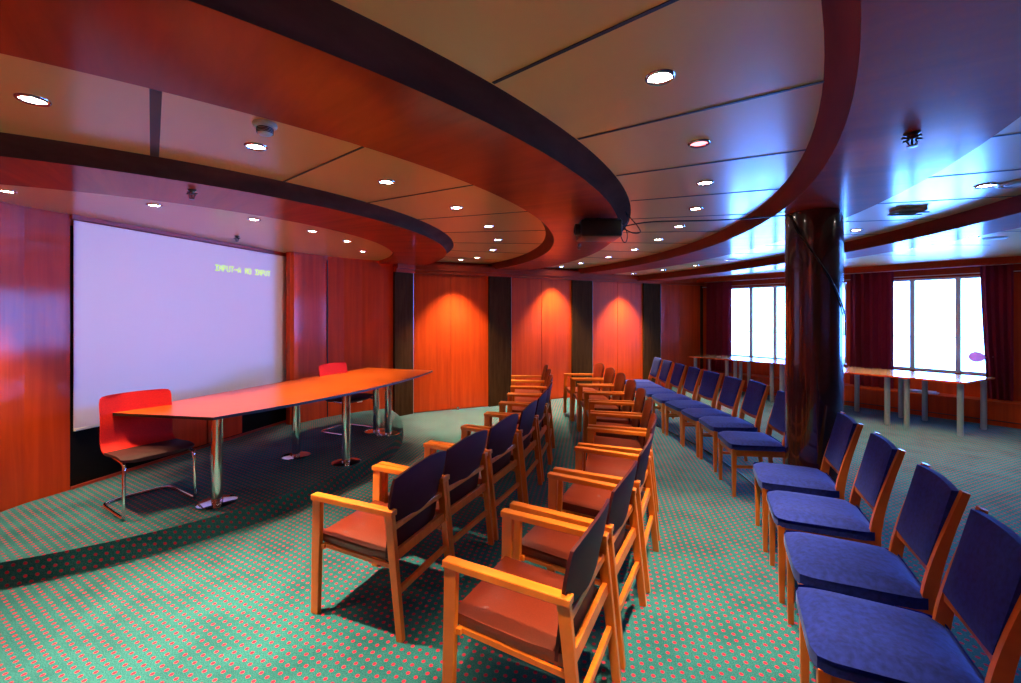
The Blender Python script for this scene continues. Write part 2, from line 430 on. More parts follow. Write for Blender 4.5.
# ------------------------------------------------------------------ ceiling
ZSTG, Z2, Z3, Z4, Z5 = 2.615, 2.67, 2.67, 2.60, 2.61
bm = bmesh.new()
def annulus(bm, r0, r1, z, step=1.5, dr=.35, mi=0, z1=None, amin=-110, amax=75):
    nr = max(1, int(round((r1-r0)/dr))) if z1 is None else 1
    cache = {}
    def V(i, j, rr, zz):
        k = (i, j)
        if k not in cache:
            x, y = pol(rr, amin+j*step); cache[k] = bm.verts.new((x, y, zz))
        return cache[k]
    nj = int((amax-amin)/step)
    for i in range(nr):
        ra = r0+(r1-r0)*i/nr; rb = r0+(r1-r0)*(i+1)/nr
        za = z; zb = z if z1 is None else z1
        for j in range(nj):
            a = amin+j*step
            if near_inside((ra+rb)/2, a+step/2) or near_inside(ra, a) or near_inside(rb, a+step):
                f = bm.faces.new((V(i,j,ra,za), V(i,j+1,ra,za), V(i+1,j+1,rb,zb), V(i+1,j,rb,zb))); f.material_index = mi
annulus(bm, .0001, 2.92, ZSTG, amin=-120, amax=120)
annulus(bm, 3.73, 5.02, Z2)
annulus(bm, 5.77, 6.90, Z3)
annulus(bm, 7.60, 8.60, Z4)
annulus(bm, 9.08, 19.0, Z5, dr=.8)
def seam(a, r0, r1, z, w):
    p0, p1 = Vector(pol(r0,a)), Vector(pol(r1,a)); m = (p0+p1)/2
    if inside(m, ROOM): box(bm, (m.x,m.y,z-.001), ((p1-p0).length, w, .004), Matrix.Rotation(R(a),3,'Z'), 1)
for k in range(-3, 9):
    seam(-51.1+11.1*k, 3.74, 4.98, Z2, .042 if k == 0 else .014)
for k in range(-7, 11): seam(-40.4+7.2*k, 5.79, 6.88, Z3, .016)
for k in range(-9, 13): seam(-26.2+5.35*k, 7.62, 8.58, Z4, .012)
for k in range(-9, 13): seam(-26.2+5.35*k, 9.12, 10.6, Z5, .008)
bmesh.ops.recalc_face_normals(bm, faces=bm.faces)
prism(bm, [(-6,-6),(14,-6),(14,13),(-6,13)], 2.86, 2.9)
struct(mesh_obj('ceiling', bm, [PANEL, SEAM]), 'lacquered panel ceiling in curved bands with downlights')
def ring(r0, r1, zs, zin, zout, rin, rout, label):
    global tn
    bm = bmesh.new()
    annulus(bm, r0, r1, zs, mi=0, dr=.4)
    annulus(bm, rin, r0, zin, z1=zs, mi=2 if zin-zs > .06 else 0)
    # concave flared outer fascia
    N = 4; pr = []
    for k in range(N+1):
        u = k/N; pr.append((r1+(rout-r1)*(u**1.8), zs+(zout-zs)*u))
    for (ra, za), (rb, zb) in zip(pr, pr[1:]): annulus(bm, ra, rb, za, z1=zb, mi=1)
    bmesh.ops.remove_doubles(bm, verts=bm.verts, dist=.0005)
    o = mesh_obj('trim_%d' % tn, bm, [WOODRING, DARKFASCIA, REDFASCIA], smooth=True); tn += 1
    return struct(o, label)
ring(2.91, 3.64, 2.57, ZSTG+.01, Z2+.005, 2.905, 3.745, 'innermost cherry ceiling ring over the stage')
ring(5.00, 5.67, 2.57, Z2+.005, Z3+.005, 4.90, 5.79, 'wide cherry ceiling ring carrying the projector')
ring(6.97, 7.61, 2.57, Z3+.005, Z4+.005, 6.87, 7.615, 'cherry ceiling ring over the blue chairs')
ring(8.575, 9.09, 2.48, Z4+.005, Z5+.005, 8.53, 9.095, 'outer cherry ceiling ring nearest the windows')

# ------------------------------------------------------------------ stage
arc = []
for k in range(0, 400):
    a = -100+k*.4
    if inside(pol(3.05,a), ROOM): arc.append(pol(3.05,a))
arcP = arc
wallpts = [STG_R[5], STG_R[4], STG_R[3], STG_R[2], STG_R[1], STG_R[0], SCR_B, SCR_A, LEFTW[1], LEFTW[2], LEFTW[3]]
def shift_in(p):
    c = Vector((-2.6,4.9)); v = c-Vector(p); return tuple(Vector(p)+v.normalized()*.004)
poly = arcP + [shift_in(p) for p in wallpts]
bm = bmesh.new(); prism(bm, poly, 0.0, .16)
bmesh.ops.triangulate(bm, faces=[f for f in bm.faces if len(f.verts) > 4])
tag(mesh_obj('stage_platform', bm, CARPET), 'low curved stage platform carpeted in dark teal with red dots', 'platform')

# projection screen
root = empty('projection_screen', (*sp(wsl/2,.02), .70), math.atan2(wsu.y, wsu.x))
tag(root, 'large pale lilac projection screen behind the stage table', 'projection screen')
SW = wsl-.03
bm = bmesh.new(); box(bm, (0,0,.93), (SW,.008,1.87)); mesh_obj('screen_cloth', bm, SCREENM, root)
bm = bmesh.new(); box(bm, (0,-.004,-.012), (SW,.022,.024), bev=.004); mesh_obj('bottom_bar', bm, WHITE, root)
# bitmap lettering
G = {'I':["11111","00100","00100","00100","00100","00100","11111"],'N':["10001","11001","10101","10101","10011","10001","10001"],
'P':["11110","10001","10001","11110","10000","10000","10000"],'U':["10001","10001","10001","10001","10001","10001","01110"],
'T':["11111","00100","00100","00100","00100","00100","00100"],'-':["00000","00000","00000","11111","00000","00000","00000"],
'A':["00100","01010","10001","10001","11111","10001","10001"],'O':["01110","10001","10001","10001","10001","10001","01110"],' ':["00000"]*7}
bm = bmesh.new(); txt = "INPUT-A NO INPUT"
# u range on screen by pixel: x 216..270
def u_of(px):
    k = (px-510.5)/445; a = Vector(SCR_A)+wsn*.03; return (k*a.y-a.x)/(wsu.x-k*wsu.y)
u0, u1 = u_of(215.5)-wsl/2, u_of(270.5)-wsl/2
cw = (u1-u0)/(len(txt)*6-1); ch = .0105; zt = 1.625
for ci, c in enumerate(txt):
    for r_, row in enumerate(G[c]):
        for q, bit in enumerate(row):
            if bit == '1':
                x = u0+(ci*6+q)*cw; z = zt-r_*ch
                v = [bm.verts.new(p) for p in ((x,-.0055,z),(x+cw,-.0055,z),(x+cw,-.0055,z-ch),(x,-.0055,z-ch))]
                bm.faces.new(v)
o = mesh_obj('projected_text', bm, TEXTM, root); o['label'] = 'lime green letters INPUT-A NO INPUT'
# wooden doors in the black recess under the screen
for (xa, xb) in ((172,208),(208,243)):
    a, b = sp(u_of(xa)+.01,.004), sp(u_of(xb)-.01,.004)
    bm = bmesh.new(); wall_strip(bm, [a,b], .20, .66, -.02, 0)
    mesh_obj('wall_panel', bm, WOODWALL, bpy.data.objects['wall_stage'])

# ------------------------------------------------------------------ conference table
TC = Vector((-2.27, 5.25))
root = empty('conference_table', (TC.x,TC.y,.16), 0)
tag(root, 'long orange boat shaped table with chrome legs on the stage', 'table')
def Lc(p): return (p[0]-TC.x, p[1]-TC.y)
corners = [(-3.33,3.70),(-2.36,3.53),(-1.14,6.52),(-2.20,6.86)]
def bulge(p, q, h, n=12):
    p, q = Vector(p), Vector(q); d = q-p; nn = Vector((d.y,-d.x)).normalized(); out = []
    for k in range(n):
        u = k/n; out.append(tuple(p+d*u+nn*h*4*u*(1-u)))
    return out
outl = bulge(corners[0],corners[1],.0,1)+bulge(corners[1],corners[2],.22)+bulge(corners[2],corners[3],.0,1)+bulge(corners[3],corners[0],.05)
outl = [Lc(p) for p in outl]
bm = bmesh.new(); prism(bm, outl, .722, .745, 1, 0)
bm2 = [v for v in bm.verts]
mesh_obj('table_top', bm, [TABLEWOOD, EDGE], root)
for i, (x, y) in enumerate([(-2.44,3.70),(-1.74,4.71),(-1.60,5.82),(-2.37,4.92),(-1.80,5.96),(-2.95,3.98)]):
    if i == 5: continue
    lx, ly = Lc((x,y))
    lr = empty('leg', (lx,ly,0)); lr.parent = root
    bm = bmesh.new(); lathe(bm, [(0,.018),(.043,.018),(.043,.70),(.06,.704),(.06,.722),(0,.722)], 24); mesh_obj('leg_tube', bm, CHROME, lr, smooth=True)
    bm = bmesh.new(); lathe(bm, [(0,.0),(.148,.0),(.148,.006),(.13,.012),(.05,.018),(0,.018)], 36); mesh_obj('base_disc', bm, CHROME, lr, smooth=True)
for o in root.children:
    if o.name.startswith('leg') and o.type == 'EMPTY': pass

# ------------------------------------------------------------------ red cantilever chairs
def red_chair(loc, ang, label):
    r = empty('cantilever_chair', loc, ang); tag(r, label, 'chair', 'red cantilever chairs on the stage')
    # local: front = +Y; shell = curved sheet back into seat
    prof = [(.23,.425),(.20,.442),(.12,.448),(.0,.44),(-.10,.432),(-.165,.44),(-.205,.475),(-.222,.53),(-.232,.62),(-.245,.72),(-.262,.83),(-.268,.855)]
    prof = [(p.x,p.y) for p in smooth_path([Vector((a,b,0)) for a,b in prof], 3)]
    nseg = 14
    def shell(p0, p1, th, name, mat):
        bm = bmesh.new(); g = []
        pr = prof[p0:p1]
        for side in (0,1):
            rows = []
            for i, (y, z) in enumerate(pr):
                a = Vector(prof[min(p0+i+1,len(prof)-1)])-Vector(prof[max(p0+i-1,0)]); a.normalize(); nn = Vector((a.y,-a.x))
                row = []
                gi = (p0+i)/(len(prof)-1)
                w = .225 - (.02 if gi < .05 else 0) 
                if gi > .86: w -= .085*((gi-.86)/.14)**2.6
                if gi < .07: w -= .03*((.07-gi)/.07)**2
                for k in range(nseg+1):
                    u = k/nseg*2-1; x = u*w
                    bow = .028*u*u*max(0,min(1,(z-.45)/.15))      # wrap of the back
                    edge = th*(1-abs(u)**8*.6)*(1-.5*max(0,(gi-.95)/.05))
                    off = nn*(edge*side)
                    row.append(bm.verts.new((x, y+bow+off.x, z+off.y)))
                rows.append(row)
            g.append(rows)
        m = len(pr)
        for side in (0,1):
            for i in range(m-1):
                for k in range(nseg):
                    bm.faces.new((g[side][i][k],g[side][i][k+1],g[side][i+1][k+1],g[side][i+1][k]))
        for i in range(m-1):
            for k in (0,nseg): bm.faces.new((g[0][i][k],g[0][i+1][k],g[1][i+1][k],g[1][i][k]))
        for k in range(nseg):
            for i in (0,m-1): bm.faces.new((g[0][i][k],g[0][i][k+1],g[1][i][k+1],g[1][i][k]))
        return mesh_obj(name, bm, mat, r, smooth=True)
    n = len(prof); cut = 14
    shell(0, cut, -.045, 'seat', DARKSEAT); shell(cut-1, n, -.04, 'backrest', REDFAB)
    bm = bmesh.new()
    pts = [(-.19,-.14,.405),(-.20,.12,.405),(-.205,.205,.395),(-.21,.235,.36),(-.215,.245,.20),(-.215,.25,.06),(-.215,.235,.018),(-.215,.19,.012),(-.215,0,.012),(-.21,-.17,.012),(-.18,-.225,.012),(-.10,-.245,.012),(0,-.25,.012)]
    pts = pts + [(-x,y,z) for x,y,z in pts[-2::-1]]
    tube(bm, smooth_path(pts,4), .0115, 10)
    mesh_obj('frame', bm, CHROME, r, smooth=True)
    r.scale = (1.1,1.06,1.05)
    return r
red_chair((-3.01,3.70,.16), R(-33)-math.pi/2, 'red cantilever chair at the near left end of the stage table')
red_chair((-2.20,6.00,.16), math.atan2(-.39,.92)-math.pi/2, 'red cantilever chair behind the far end of the stage table')

# ------------------------------------------------------------------ armchair prototype
ORD = ['nearest','second nearest','third nearest','fourth nearest','fifth nearest','sixth nearest','seventh nearest','eighth nearest','ninth nearest','farthest']
def armchair():
    r = empty('armchair')
    W = .262
    for sx in (-1,1):
        x = sx*W
        bm = bmesh.new(); beam(bm, (x,.262,0), (x,.245,.635), .030,.050,.030,.058, up=(0,1,0), bev=.004); mesh_obj('leg', bm, CHAIRWOOD, r)
        bm = bmesh.new(); beam(bm, (x,-.305,0), (x,-.235,.635), .030,.038,.030,.050, up=(0,1,0), bev=.004); mesh_obj('leg', bm, CHAIRWOOD, r)
        bm = bmesh.new(); beam(bm, (x,.278,.650), (x,-.265,.642), .050,.030, up=(0,0,1), bev=.004); mesh_obj('armrest', bm, CHAIRWOOD, r)
    bm = bmesh.new()
    beam(bm, (-W,.215,.378),(W,.215,.378), .022,.024, up=(0,0,1)); beam(bm, (-W+.022,.21,.378),(-W+.022,-.25,.352), .014,.022, up=(0,0,1)); beam(bm, (W-.022,.21,.378),(W-.022,-.25,.352), .014,.022, up=(0,0,1))
    mesh_obj('seat_frame', bm, CHAIRWOOD, r)
    for (z, h, dy) in ((.555,.030,0),(.415,.050,0),(.235,.030,0)):
        y = -.305+.07*z/.635+.004
        bm = bmesh.new(); beam(bm, (-W+.012,y,z),(W-.012,y,z), .024,h, up=(0,.1,1), bev=.003); mesh_obj('stretcher', bm, CHAIRWOOD, r)
    # seat cushion
    t = bmesh.new(); bmesh.ops.create_cube(t, size=1); bmesh.ops.scale(t, vec=(.488,.485,.060), verts=t.verts)
    bmesh.ops.subdivide_edges(t, edges=t.edges, cuts=6, use_grid_fill=True)
    for v in t.verts:
        u, w = v.co.x/.2375, v.co.y/.2375
        e = (1-abs(u)**4)*(1-abs(w)**4)
        if v.co.z > .02: v.co.z += .010*e - .012*(1-e)*1.0
        k = 1-.02*(abs(v.co.z)/.03)
        v.co.x *= k; v.co.y *= k
        if w < -.5: v.co.x *= .97
    bmesh.ops.rotate(t, matrix=Matrix.Rotation(R(3),3,'X'), verts=t.verts)
    bmesh.ops.translate(t, vec=(0,.015,.412), verts=t.verts)
    bm = bmesh.new(); merge(bm, t); mesh_obj('seat', bm, LEATHER, r, smooth=True)
    # backrest: curved leather pad with arched top
    bm = bmesh.new(); nx, nz = 12, 12; sides = []
    for side in (0,1):
        rows = []
        for i in range(nz+1):
            row = []
            for k in range(nx+1):
                u = k/nx*2-1; v = i/nz
                topz = .862-.042*u*u; z = .385+(topz-.385)*v
                hw = .244-.008*(1-v)+.030*min(1,max(0,(v-.54)/.12))-.010*max(0,(v-.94)/.06)**3
                x = u*hw
                yb = -.226-.080*((z-.385)/.48)**1.3 + .024*u*u
                e = min(1, (1-abs(u)**10))*min(1,(1-v**14)); th = .030*(.45+.55*e)
                row.append(bm.verts.new((x, yb+(th if side else 0)-(0 if side else .004*e), z)))
            rows.append(row)
        sides.append(rows)
    for s_ in (0,1):
        for i in range(nz):
            for k in range(nx):
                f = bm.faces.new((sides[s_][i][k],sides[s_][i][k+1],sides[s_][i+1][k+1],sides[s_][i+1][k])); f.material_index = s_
    for i in range(nz):
        for k in (0,nx): bm.faces.new((sides[0][i][k],sides[0][i+1][k],sides[1][i+1][k],sides[1][i][k]))
    for k in range(nx):
        for i in (0,nz): bm.faces.new((sides[0][i][k],sides[0][i][k+1],sides[1][i][k+1],sides[1][i][k]))
    mesh_obj('backrest', bm, [BACKLEATHER, LEATHER], r, smooth=True)
    return r
def resample(pts, n):
    P = smooth_path([Vector((*p,0)) for p in pts], 12); d = [0]
    for a, b in zip(P, P[1:]): d.append(d[-1]+(b-a).length)
    out = []
    for k in range(n+1):
        t = d[-1]*k/n; i = 0
        while i < len(d)-2 and d[i+1] < t: i += 1
        u = (t-d[i])/max(1e-9,d[i+1]-d[i]); out.append(P[i].lerp(P[i+1], u))
    return out
row1 = [(-1.155,2.59),(-.93,3.14),(-.67,3.69),(-.431,4.23),(-.24,4.84),(-.105,5.40),(-.02,5.96),(.02,6.56),(.03,7.16),(.03,7.76)]
row2 = [(-.29,1.874),(.0,2.45),(.305,3.03),(.57,3.63),(.765,4.26),(.905,4.92),(.99,5.54),(1.03,6.19),(1.04,6.81),(1.02,7.43),(.97,8.02)]
proto = armchair(); first = True
for pts, n, rowname in ((row1,9,'left'),(row2,10,'middle')):
    nd = resample([(x*.981, y*.981) for x, y in pts], n)
    for i in range(n):
        a, b = nd[i], nd[i+1]; d = (b-a).normalized(); f = Vector((-d.y,d.x,0))
        if first: o = proto; first = False
        else: o = copy_tree(proto)
        m = (a+b)/2 - f*.27
        o.location = (m.x, m.y, 0); o.rotation_euler = (0,0,math.atan2(d.y,d.x)); o.scale = (1,1.04,1.035)
        w = ORD[i] if i < n-1 else 'farthest'
        tag(o, '%s brown leather armchair in the %s row, counted from the camera' % (w, 'row beside the stage' if rowname=='left' else rowname) if False else
            ('%s armchair with brown leather seat in the row beside the stage' % w if rowname=='left' else '%s armchair with brown leather seat in the row before the blue chairs' % w),
            'armchair', 'armchairs in the row beside the stage' if rowname=='left' else 'armchairs in the middle row')

# ------------------------------------------------------------------ blue side chair prototype
def blue_chair():
    r = empty('side_chair')
    Wf, Wb = .205, .185; yf, yb = .20, -.21
    for sx in (-1,1):
        bm = bmesh.new(); beam(bm, (sx*Wf,yf,0),(sx*Wf,yf,.44), .026,.026,.038,.038, up=(0,1,0), bev=.003); mesh_obj('leg', bm, CHAIRWOOD, r)
        bm = bmesh.new()
        prof = [(-.265,0),(-.235,.22),(-.215,.42),(-.222,.52),(-.245,.64),(-.285,.79),(-.325,.925)]
        wd = [.026,.032,.046,.046,.038,.029,.024]
        P = smooth_path([Vector((a,b,0)) for a,b in prof],3); n = len(P); V = []
        for i, p in enumerate(P):
            t = i/(n-1)*(len(wd)-1); j = min(int(t),len(wd)-2); w = wd[j]+(wd[j+1]-wd[j])*(t-j)
            tg = (P[min(i+1,n-1)]-P[max(i-1,0)]).normalized(); nn = Vector((tg.y,-tg.x,0))
            row = []
            for (e, s_) in ((-1,-1),(1,-1),(1,1),(-1,1)):
                q = p+nn*(w/2*s_); row.append(bm.verts.new((sx*Wb+e*.0125, q.x, q.y)))
            V.append(row)
        for i in range(n-1):
            for k in range(4): bm.faces.new((V[i][k],V[i][(k+1)%4],V[i+1][(k+1)%4],V[i+1][k]))
        bm.faces.new(V[0]); bm.faces.new(V[-1][::-1])
        mesh_obj('leg', bm, CHAIRWOOD, r)
    bm = bmesh.new()
    beam(bm, (-Wf,yf,.405),(Wf,yf,.405), .022,.06, up=(0,0,1)); beam(bm, (-Wb,yb,.405),(Wb,yb,.405), .022,.06, up=(0,0,1))
    for sx in (-1,1): beam(bm, (sx*Wf,yf,.405),(sx*Wb,yb,.405), .022,.06, up=(0,0,1))
    mesh_obj('seat_frame', bm, CHAIRWOOD, r)
    for sx in (-1,1):
        bm = bmesh.new(); beam(bm, (sx*Wf,yf,.275),(sx*(Wb),-.228,.275), .016,.024, up=(0,0,1)); mesh_obj('stretcher', bm, CHAIRWOOD, r)
    # curved lower back rail
    bm = bmesh.new(); pts = [(-Wb,-.226,.585),(-.10,-.244,.568),(0,-.250,.563),(.10,-.244,.568),(Wb,-.226,.585)]
    for a, b in zip(pts, pts[1:]): beam(bm, a, b, .022,.036, up=(0,0,1))
    mesh_obj('back_rail', bm, CHAIRWOOD, r)
    # seat cushion
    t = bmesh.new(); bmesh.ops.create_cube(t, size=1); bmesh.ops.scale(t, vec=(.47,.46,.062), verts=t.verts)
    bmesh.ops.subdivide_edges(t, edges=t.edges, cuts=7, use_grid_fill=True)
    for v in t.verts:
        u, w = v.co.x/.235, v.co.y/.23
        e = (1-abs(u)**5)*(1-abs(w)**5)
        if v.co.z > .02: v.co.z += .012*e - .026*(1-e)**3
        rr_ = (abs(u)**10+abs(w)**10)**.1; v.co.x /= max(1,rr_); v.co.y /= max(1,rr_)
        v.co.x *= 1-.055*(1-w)/2*1.2
    bmesh.ops.translate(t, vec=(0,.005,.466), verts=t.verts)
    bm = bmesh.new(); merge(bm, t); mesh_obj('seat', bm, BLUEFAB, r, smooth=True)
    # padded back
    bm = bmesh.new(); nx, nz = 10, 12; sides = []
    for side in (0,1):
        rows = []
        for i in range(nz+1):
            row = []
            for k in range(nx+1):
                u = k/nx*2-1; v = i/nz
                topz = .928-.006*u*u; botz = .600-.016*(1-u*u); z = botz+(topz-botz)*v
                x = u*.172
                yc = -.216-.012*(1-u*u)-.085*max(0,(z-.56)/.36)
                e = (1-abs(u)**6)*(1-abs(2*v-1)**8)
                y = yc+(.012+.012*e if side else -.010-.008*e)
                row.append(bm.verts.new((x,y,z)))
            rows.append(row)
        sides.append(rows)
    for s_ in (0,1):
        for i in range(nz):
            for k in range(nx): bm.faces.new((sides[s_][i][k],sides[s_][i][k+1],sides[s_][i+1][k+1],sides[s_][i+1][k]))
    for i in range(nz):
        for k in (0,nx): bm.faces.new((sides[0][i][k],sides[0][i+1][k],sides[1][i+1][k],sides[1][i][k]))
    for k in range(nx):
        for i in (0,nz): bm.faces.new((sides[0][i][k],sides[0][i][k+1],sides[1][i][k+1],sides[1][i][k]))
    mesh_obj('backrest', bm, BLUEFAB, r, smooth=True)
    return r
bp = blue_chair(); first = True
mid = [-9.8, -4.2, 1.15, 5.7]
places = []
for (x, y, rz) in ((1.00,1.42,62.5),(1.26,1.96,64),(1.508,2.45,65),(1.737,3.01,66),(1.948,3.57,67.5)):
    X = Vector((math.cos(R(rz)), math.sin(R(rz)))); Yf = Vector((-X.y, X.x))
    p = Vector((x,y))*1.028 - X*.245 - Yf*.245
    places.append((p.x, p.y, R(rz)))
for a, dx in zip(mid, (0,.02,.06,.08)):
    x, y = pol(6.75+.2, a); q = 1.0 if a < 0 else .98; places.append(((x+dx)*q,y*q,R(a)+math.pi/2))
for (x,y) in ((2.28,6.915),(2.25,7.435),(2.23,7.955),(2.23,8.475)): places.append(((x+.24)*.965,y*.965,math.pi/2))
lab = ['blue side chair at the bottom edge, only its seat corner in view','frontmost blue side chair whose full seat shows at the lower right',
 'second large blue side chair from the camera, right of the pillar','third large blue side chair from the camera, right of the pillar','blue side chair just in front of the dark round pillar',
 'blue side chair half hidden behind the left side of the pillar','second blue side chair left of the pillar','third blue side chair left of the pillar','fourth blue side chair left of the pillar',
 'fifth blue side chair left of the pillar','sixth blue side chair left of the pillar','second farthest blue side chair, near the far wall','farthest blue side chair, next to the far wall']
for ci, ((x,y,rz), l) in enumerate(zip(places, lab)):
    if first: o = bp; first = False
    else: o = copy_tree(bp)
    o.location = (x,y,0); o.rotation_euler = (0,0,rz); o.scale = (1.06,1.09,1.055 if ci < 5 else (1.03 if ci < 7 else 1.0))
    tag(o, l, 'chair', 'blue side chairs in the right hand row')

# ------------------------------------------------------------------ column
root = empty('round_pillar', (2.54,3.73,0)); tag(root, 'dark glossy burr wood round pillar between the blue chairs', 'pillar')
bm = bmesh.new(); lathe(bm, [(0,0),(.205,0),(.205,2.569),(0,2.569)], 64); mesh_obj('pillar_shaft', bm, COLWOOD, root, smooth=True)
bm = bmesh.new(); lathe(bm, [(.206,0),(.218,0),(.218,.07),(.206,.075)], 64); mesh_obj('plinth', bm, BLACK, root, smooth=True)

# ------------------------------------------------------------------ side tables by the windows
def side_table(s0, s1, t0, t1, legs, label, cut=0.0):
    c = st((s0+s1)/2, (t0+t1)/2); w = s1-s0; d = t1-t0
    r = empty('side_table', (c[0],c[1],0), math.atan2(-.8,.6)); tag(r, label, 'table', 'side tables by the windows')
    bm = bmesh.new(); prism(bm, [(-w/2,-d/2),(w/2-cut,-d/2),(w/2,d/2),(-w/2,d/2)], .752, .778, 1, 0)
    o = mesh_obj('table_top', bm, [SIDEWOOD, WOODWALL], r)
    for (ls, lt) in legs:
        bm = bmesh.new(); lathe(bm, [(0,0),(.030,0),(.030,.008),(.036,.012),(.036,.752),(0,.752)], 20, (ls,lt,0)); mesh_obj('leg', bm, SATIN, r, smooth=True)
    return r
side_table(-1.905,-.98,8.80,9.86,[(-.36,-.43),(.22,-.43),(-.30,.38),(.36,.36)],'wooden side table with grey tube legs before the right window, nearer half', .17)
side_table(-2.76,-1.91,8.80,9.80,[(-.34,-.40),(.30,-.40),(-.30,.38),(.30,.38)],'wooden side table with grey tube legs before the right window, farther half')
s = -5.65
for i, l in enumerate(['farthest wooden side table before the left window','wooden side table in the middle of the left window','wooden side table before the left window, beside the pillar']):
    side_table(s, s+.895, 9.32, 10.12, [(-.36,-.30),(.36,-.30),(-.36,.30),(.36,.30)], l); s += .90

# ------------------------------------------------------------------ curtains
def curtain(s0, s1, label, n, drift=0.0):
    bm = bmesh.new(); t0 = 10.36; ns = n*10; nz = 10; V = []
    for side in (0,1):
        rows = []
        for j in range(nz+1):
            v = j/nz; z = .385+(2.50-.385)*v; row = []
            for k in range(ns+1):
                u = k/ns; a = u*n*2*math.pi
                amp = .062*(.75+.25*math.sin(3*u+v))*(1.0-.25*v)
                s_ = s0+(s1-s0)*u + .012*math.sin(2*a) + drift*(1-v)**1.5*(1-u)
                row.append(bm.verts.new(st3(s_, t0+amp*math.sin(a+.5*math.sin(v*2))+(.004 if side else 0), z)))
            rows.append(row)
        V.append(rows)
    for q in (0,1):
        for j in range(nz):
            for k in range(ns): bm.faces.new((V[q][j][k],V[q][j][k+1],V[q][j+1][k+1],V[q][j+1][k]))
    for j in range(nz):
        for k in (0,ns): bm.faces.new((V[0][j][k],V[0][j+1][k],V[1][j+1][k],V[1][j][k]))
    for k in range(ns):
        for j in (0,nz): bm.faces.new((V[0][j][k],V[0][j][k+1],V[1][j][k+1],V[1][j][k]))
    o = mesh_obj('curtain', bm, CURT, smooth=True); tag(o, label, 'curtain', 'maroon window curtains')
curtain(-2.93,-2.28,'maroon pleated curtain left of the right window, just right of the pillar',5)
curtain(-1.20,-.84,'maroon pleated curtain at the far right of the right window',4,.09)
curtain(-5.84,-5.22,'maroon pleated curtain beside the far wall, left of the left window',4)

# ------------------------------------------------------------------ small things
# pink oval shape at the window
p = st3(-1.235, 10.40, 1.035)
root = empty('balloon', p, math.atan2(-.8,.6)); tag(root, 'small pink oval balloon against the window glass beside the right curtain', 'balloon')
bm = bmesh.new(); lathe(bm, [(0,-.10),(.03,-.096),(.065,-.075),(.085,-.03),(.085,.01),(.07,.05),(.04,.082),(.015,.10),(0,.105)], 20)
bmesh.ops.rotate(bm, matrix=Matrix.Rotation(R(90),3,'Y'), verts=bm.verts); mesh_obj('balloon_body', bm, PINK, root, smooth=True)
bm = bmesh.new(); tube(bm, [(.10,0,0),(.14,0,.01),(.20,-.01,.015)], .008, 8); mesh_obj('balloon_neck', bm, PINK, root, smooth=True)
# magazines on the ledge
c = st3(-1.93, 10.31, .376)
bm = bmesh.new()
for k, (w, rr) in enumerate(((.50,2),(.47,-3),(.44,4))):
    box(bm, (0,0,.006+.010*k), (w,.22,.009), Matrix.Rotation(R(rr),3,'Z'))
o = mesh_obj('magazine_pile', bm, PAPER); o.location = c; o.rotation_euler = (0,0,math.atan2(-.8,.6))
tag(o, 'thin pile of pale blue papers lying on the window ledge', 'papers')

# projector
ang = math.atan2(.10, -.99)
root = empty('projector', (.775,3.93,2.57), R(0)); tag(root, 'black projector hung under the wide ceiling ring', 'projector')
bm = bmesh.new(); box(bm, (0,0,-.11), (.35,.32,.145), bev=.015, seg=3); mesh_obj('projector_body', bm, BLACKPL, root, smooth=True)
bm = bmesh.new(); lathe(bm, [(0,0),(.045,0),(.05,.01),(.05,.05),(.038,.055),(.034,.03),(0,.03)], 20)
bmesh.ops.rotate(bm, matrix=Matrix.Rotation(R(-90),3,'Y'), verts=bm.verts); bmesh.ops.translate(bm, vec=(-.165,-.06,-.11), verts=bm.verts); mesh_obj('lens', bm, BLACKPL, root, smooth=True)
bm = bmesh.new(); box(bm, (0,0,-.035), (.30,.26,.02), bev=.004); tube(bm, [(0,0,-.045),(0,0,0)], .03, 12); mesh_obj('ceiling_mount', bm, BLACKPL, root)
bm = bmesh.new(); 
for k in range(4): box(bm, (.172,-.10+.06*k,-.11), (.006,.035,.02))
mesh_obj('socket_panel', bm, CHROME, root)
pl = bpy.data.lights.new('projector_beam','SPOT'); pl.energy = 210; pl.color = (1,.84,.74); pl.spot_size = R(130); pl.spot_blend = 0; pl.shadow_soft_size = .01
po = bpy.data.objects.new('projector_beam', pl); COL.objects.link(po)
lp = Vector((.735-.26, 3.98-.06, 2.46)); po.location = lp
zax = Vector((wsn.x, wsn.y, 0)); xax = Vector((wsu.x, wsu.y, 0)); 
po.rotation_euler = Matrix((( xax.x, 0, zax.x),(xax.y, 0, zax.y),(0, 1, 0))).to_euler() if False else Matrix(((-zax.y*-1*0+xax.x, 0, zax.x),(xax.y, 0, zax.y),(0,1,0))).to_euler()
dist = (Vector((lp.x,lp.y))-Vector(sp(0,.03))).dot(wsn); uo = (Vector((lp.x,lp.y))-Vector(sp(0,.03))).dot(wsu)
bx0, bx1 = (0.03-uo)/dist, (wsl-.03-uo)/dist; by0, by1 = (.72-lp.z)/dist, (2.56-lp.z)/dist
pl.use_nodes = True; nt = pl.node_tree; em = nt.nodes['Emission']
tcn = nt.nodes.new('ShaderNodeTexCoord'); sx = nt.nodes.new('ShaderNodeSeparateXYZ'); nt.links.new(tcn.outputs['Normal'], sx.inputs[0])
def M_(op, a, b=None):
    n = nt.nodes.new('ShaderNodeMath'); n.operation = op
    for i, v in enumerate((a,b)):
        if v is None: continue
        if isinstance(v,(int,float)): n.inputs[i].default_value = v
        else: nt.links.new(v, n.inputs[i])
    return n.outputs[0]
nz_ = M_('ABSOLUTE', sx.outputs[2]); qx = M_('DIVIDE', sx.outputs[0], nz_); qy = M_('DIVIDE', sx.outputs[1], nz_)
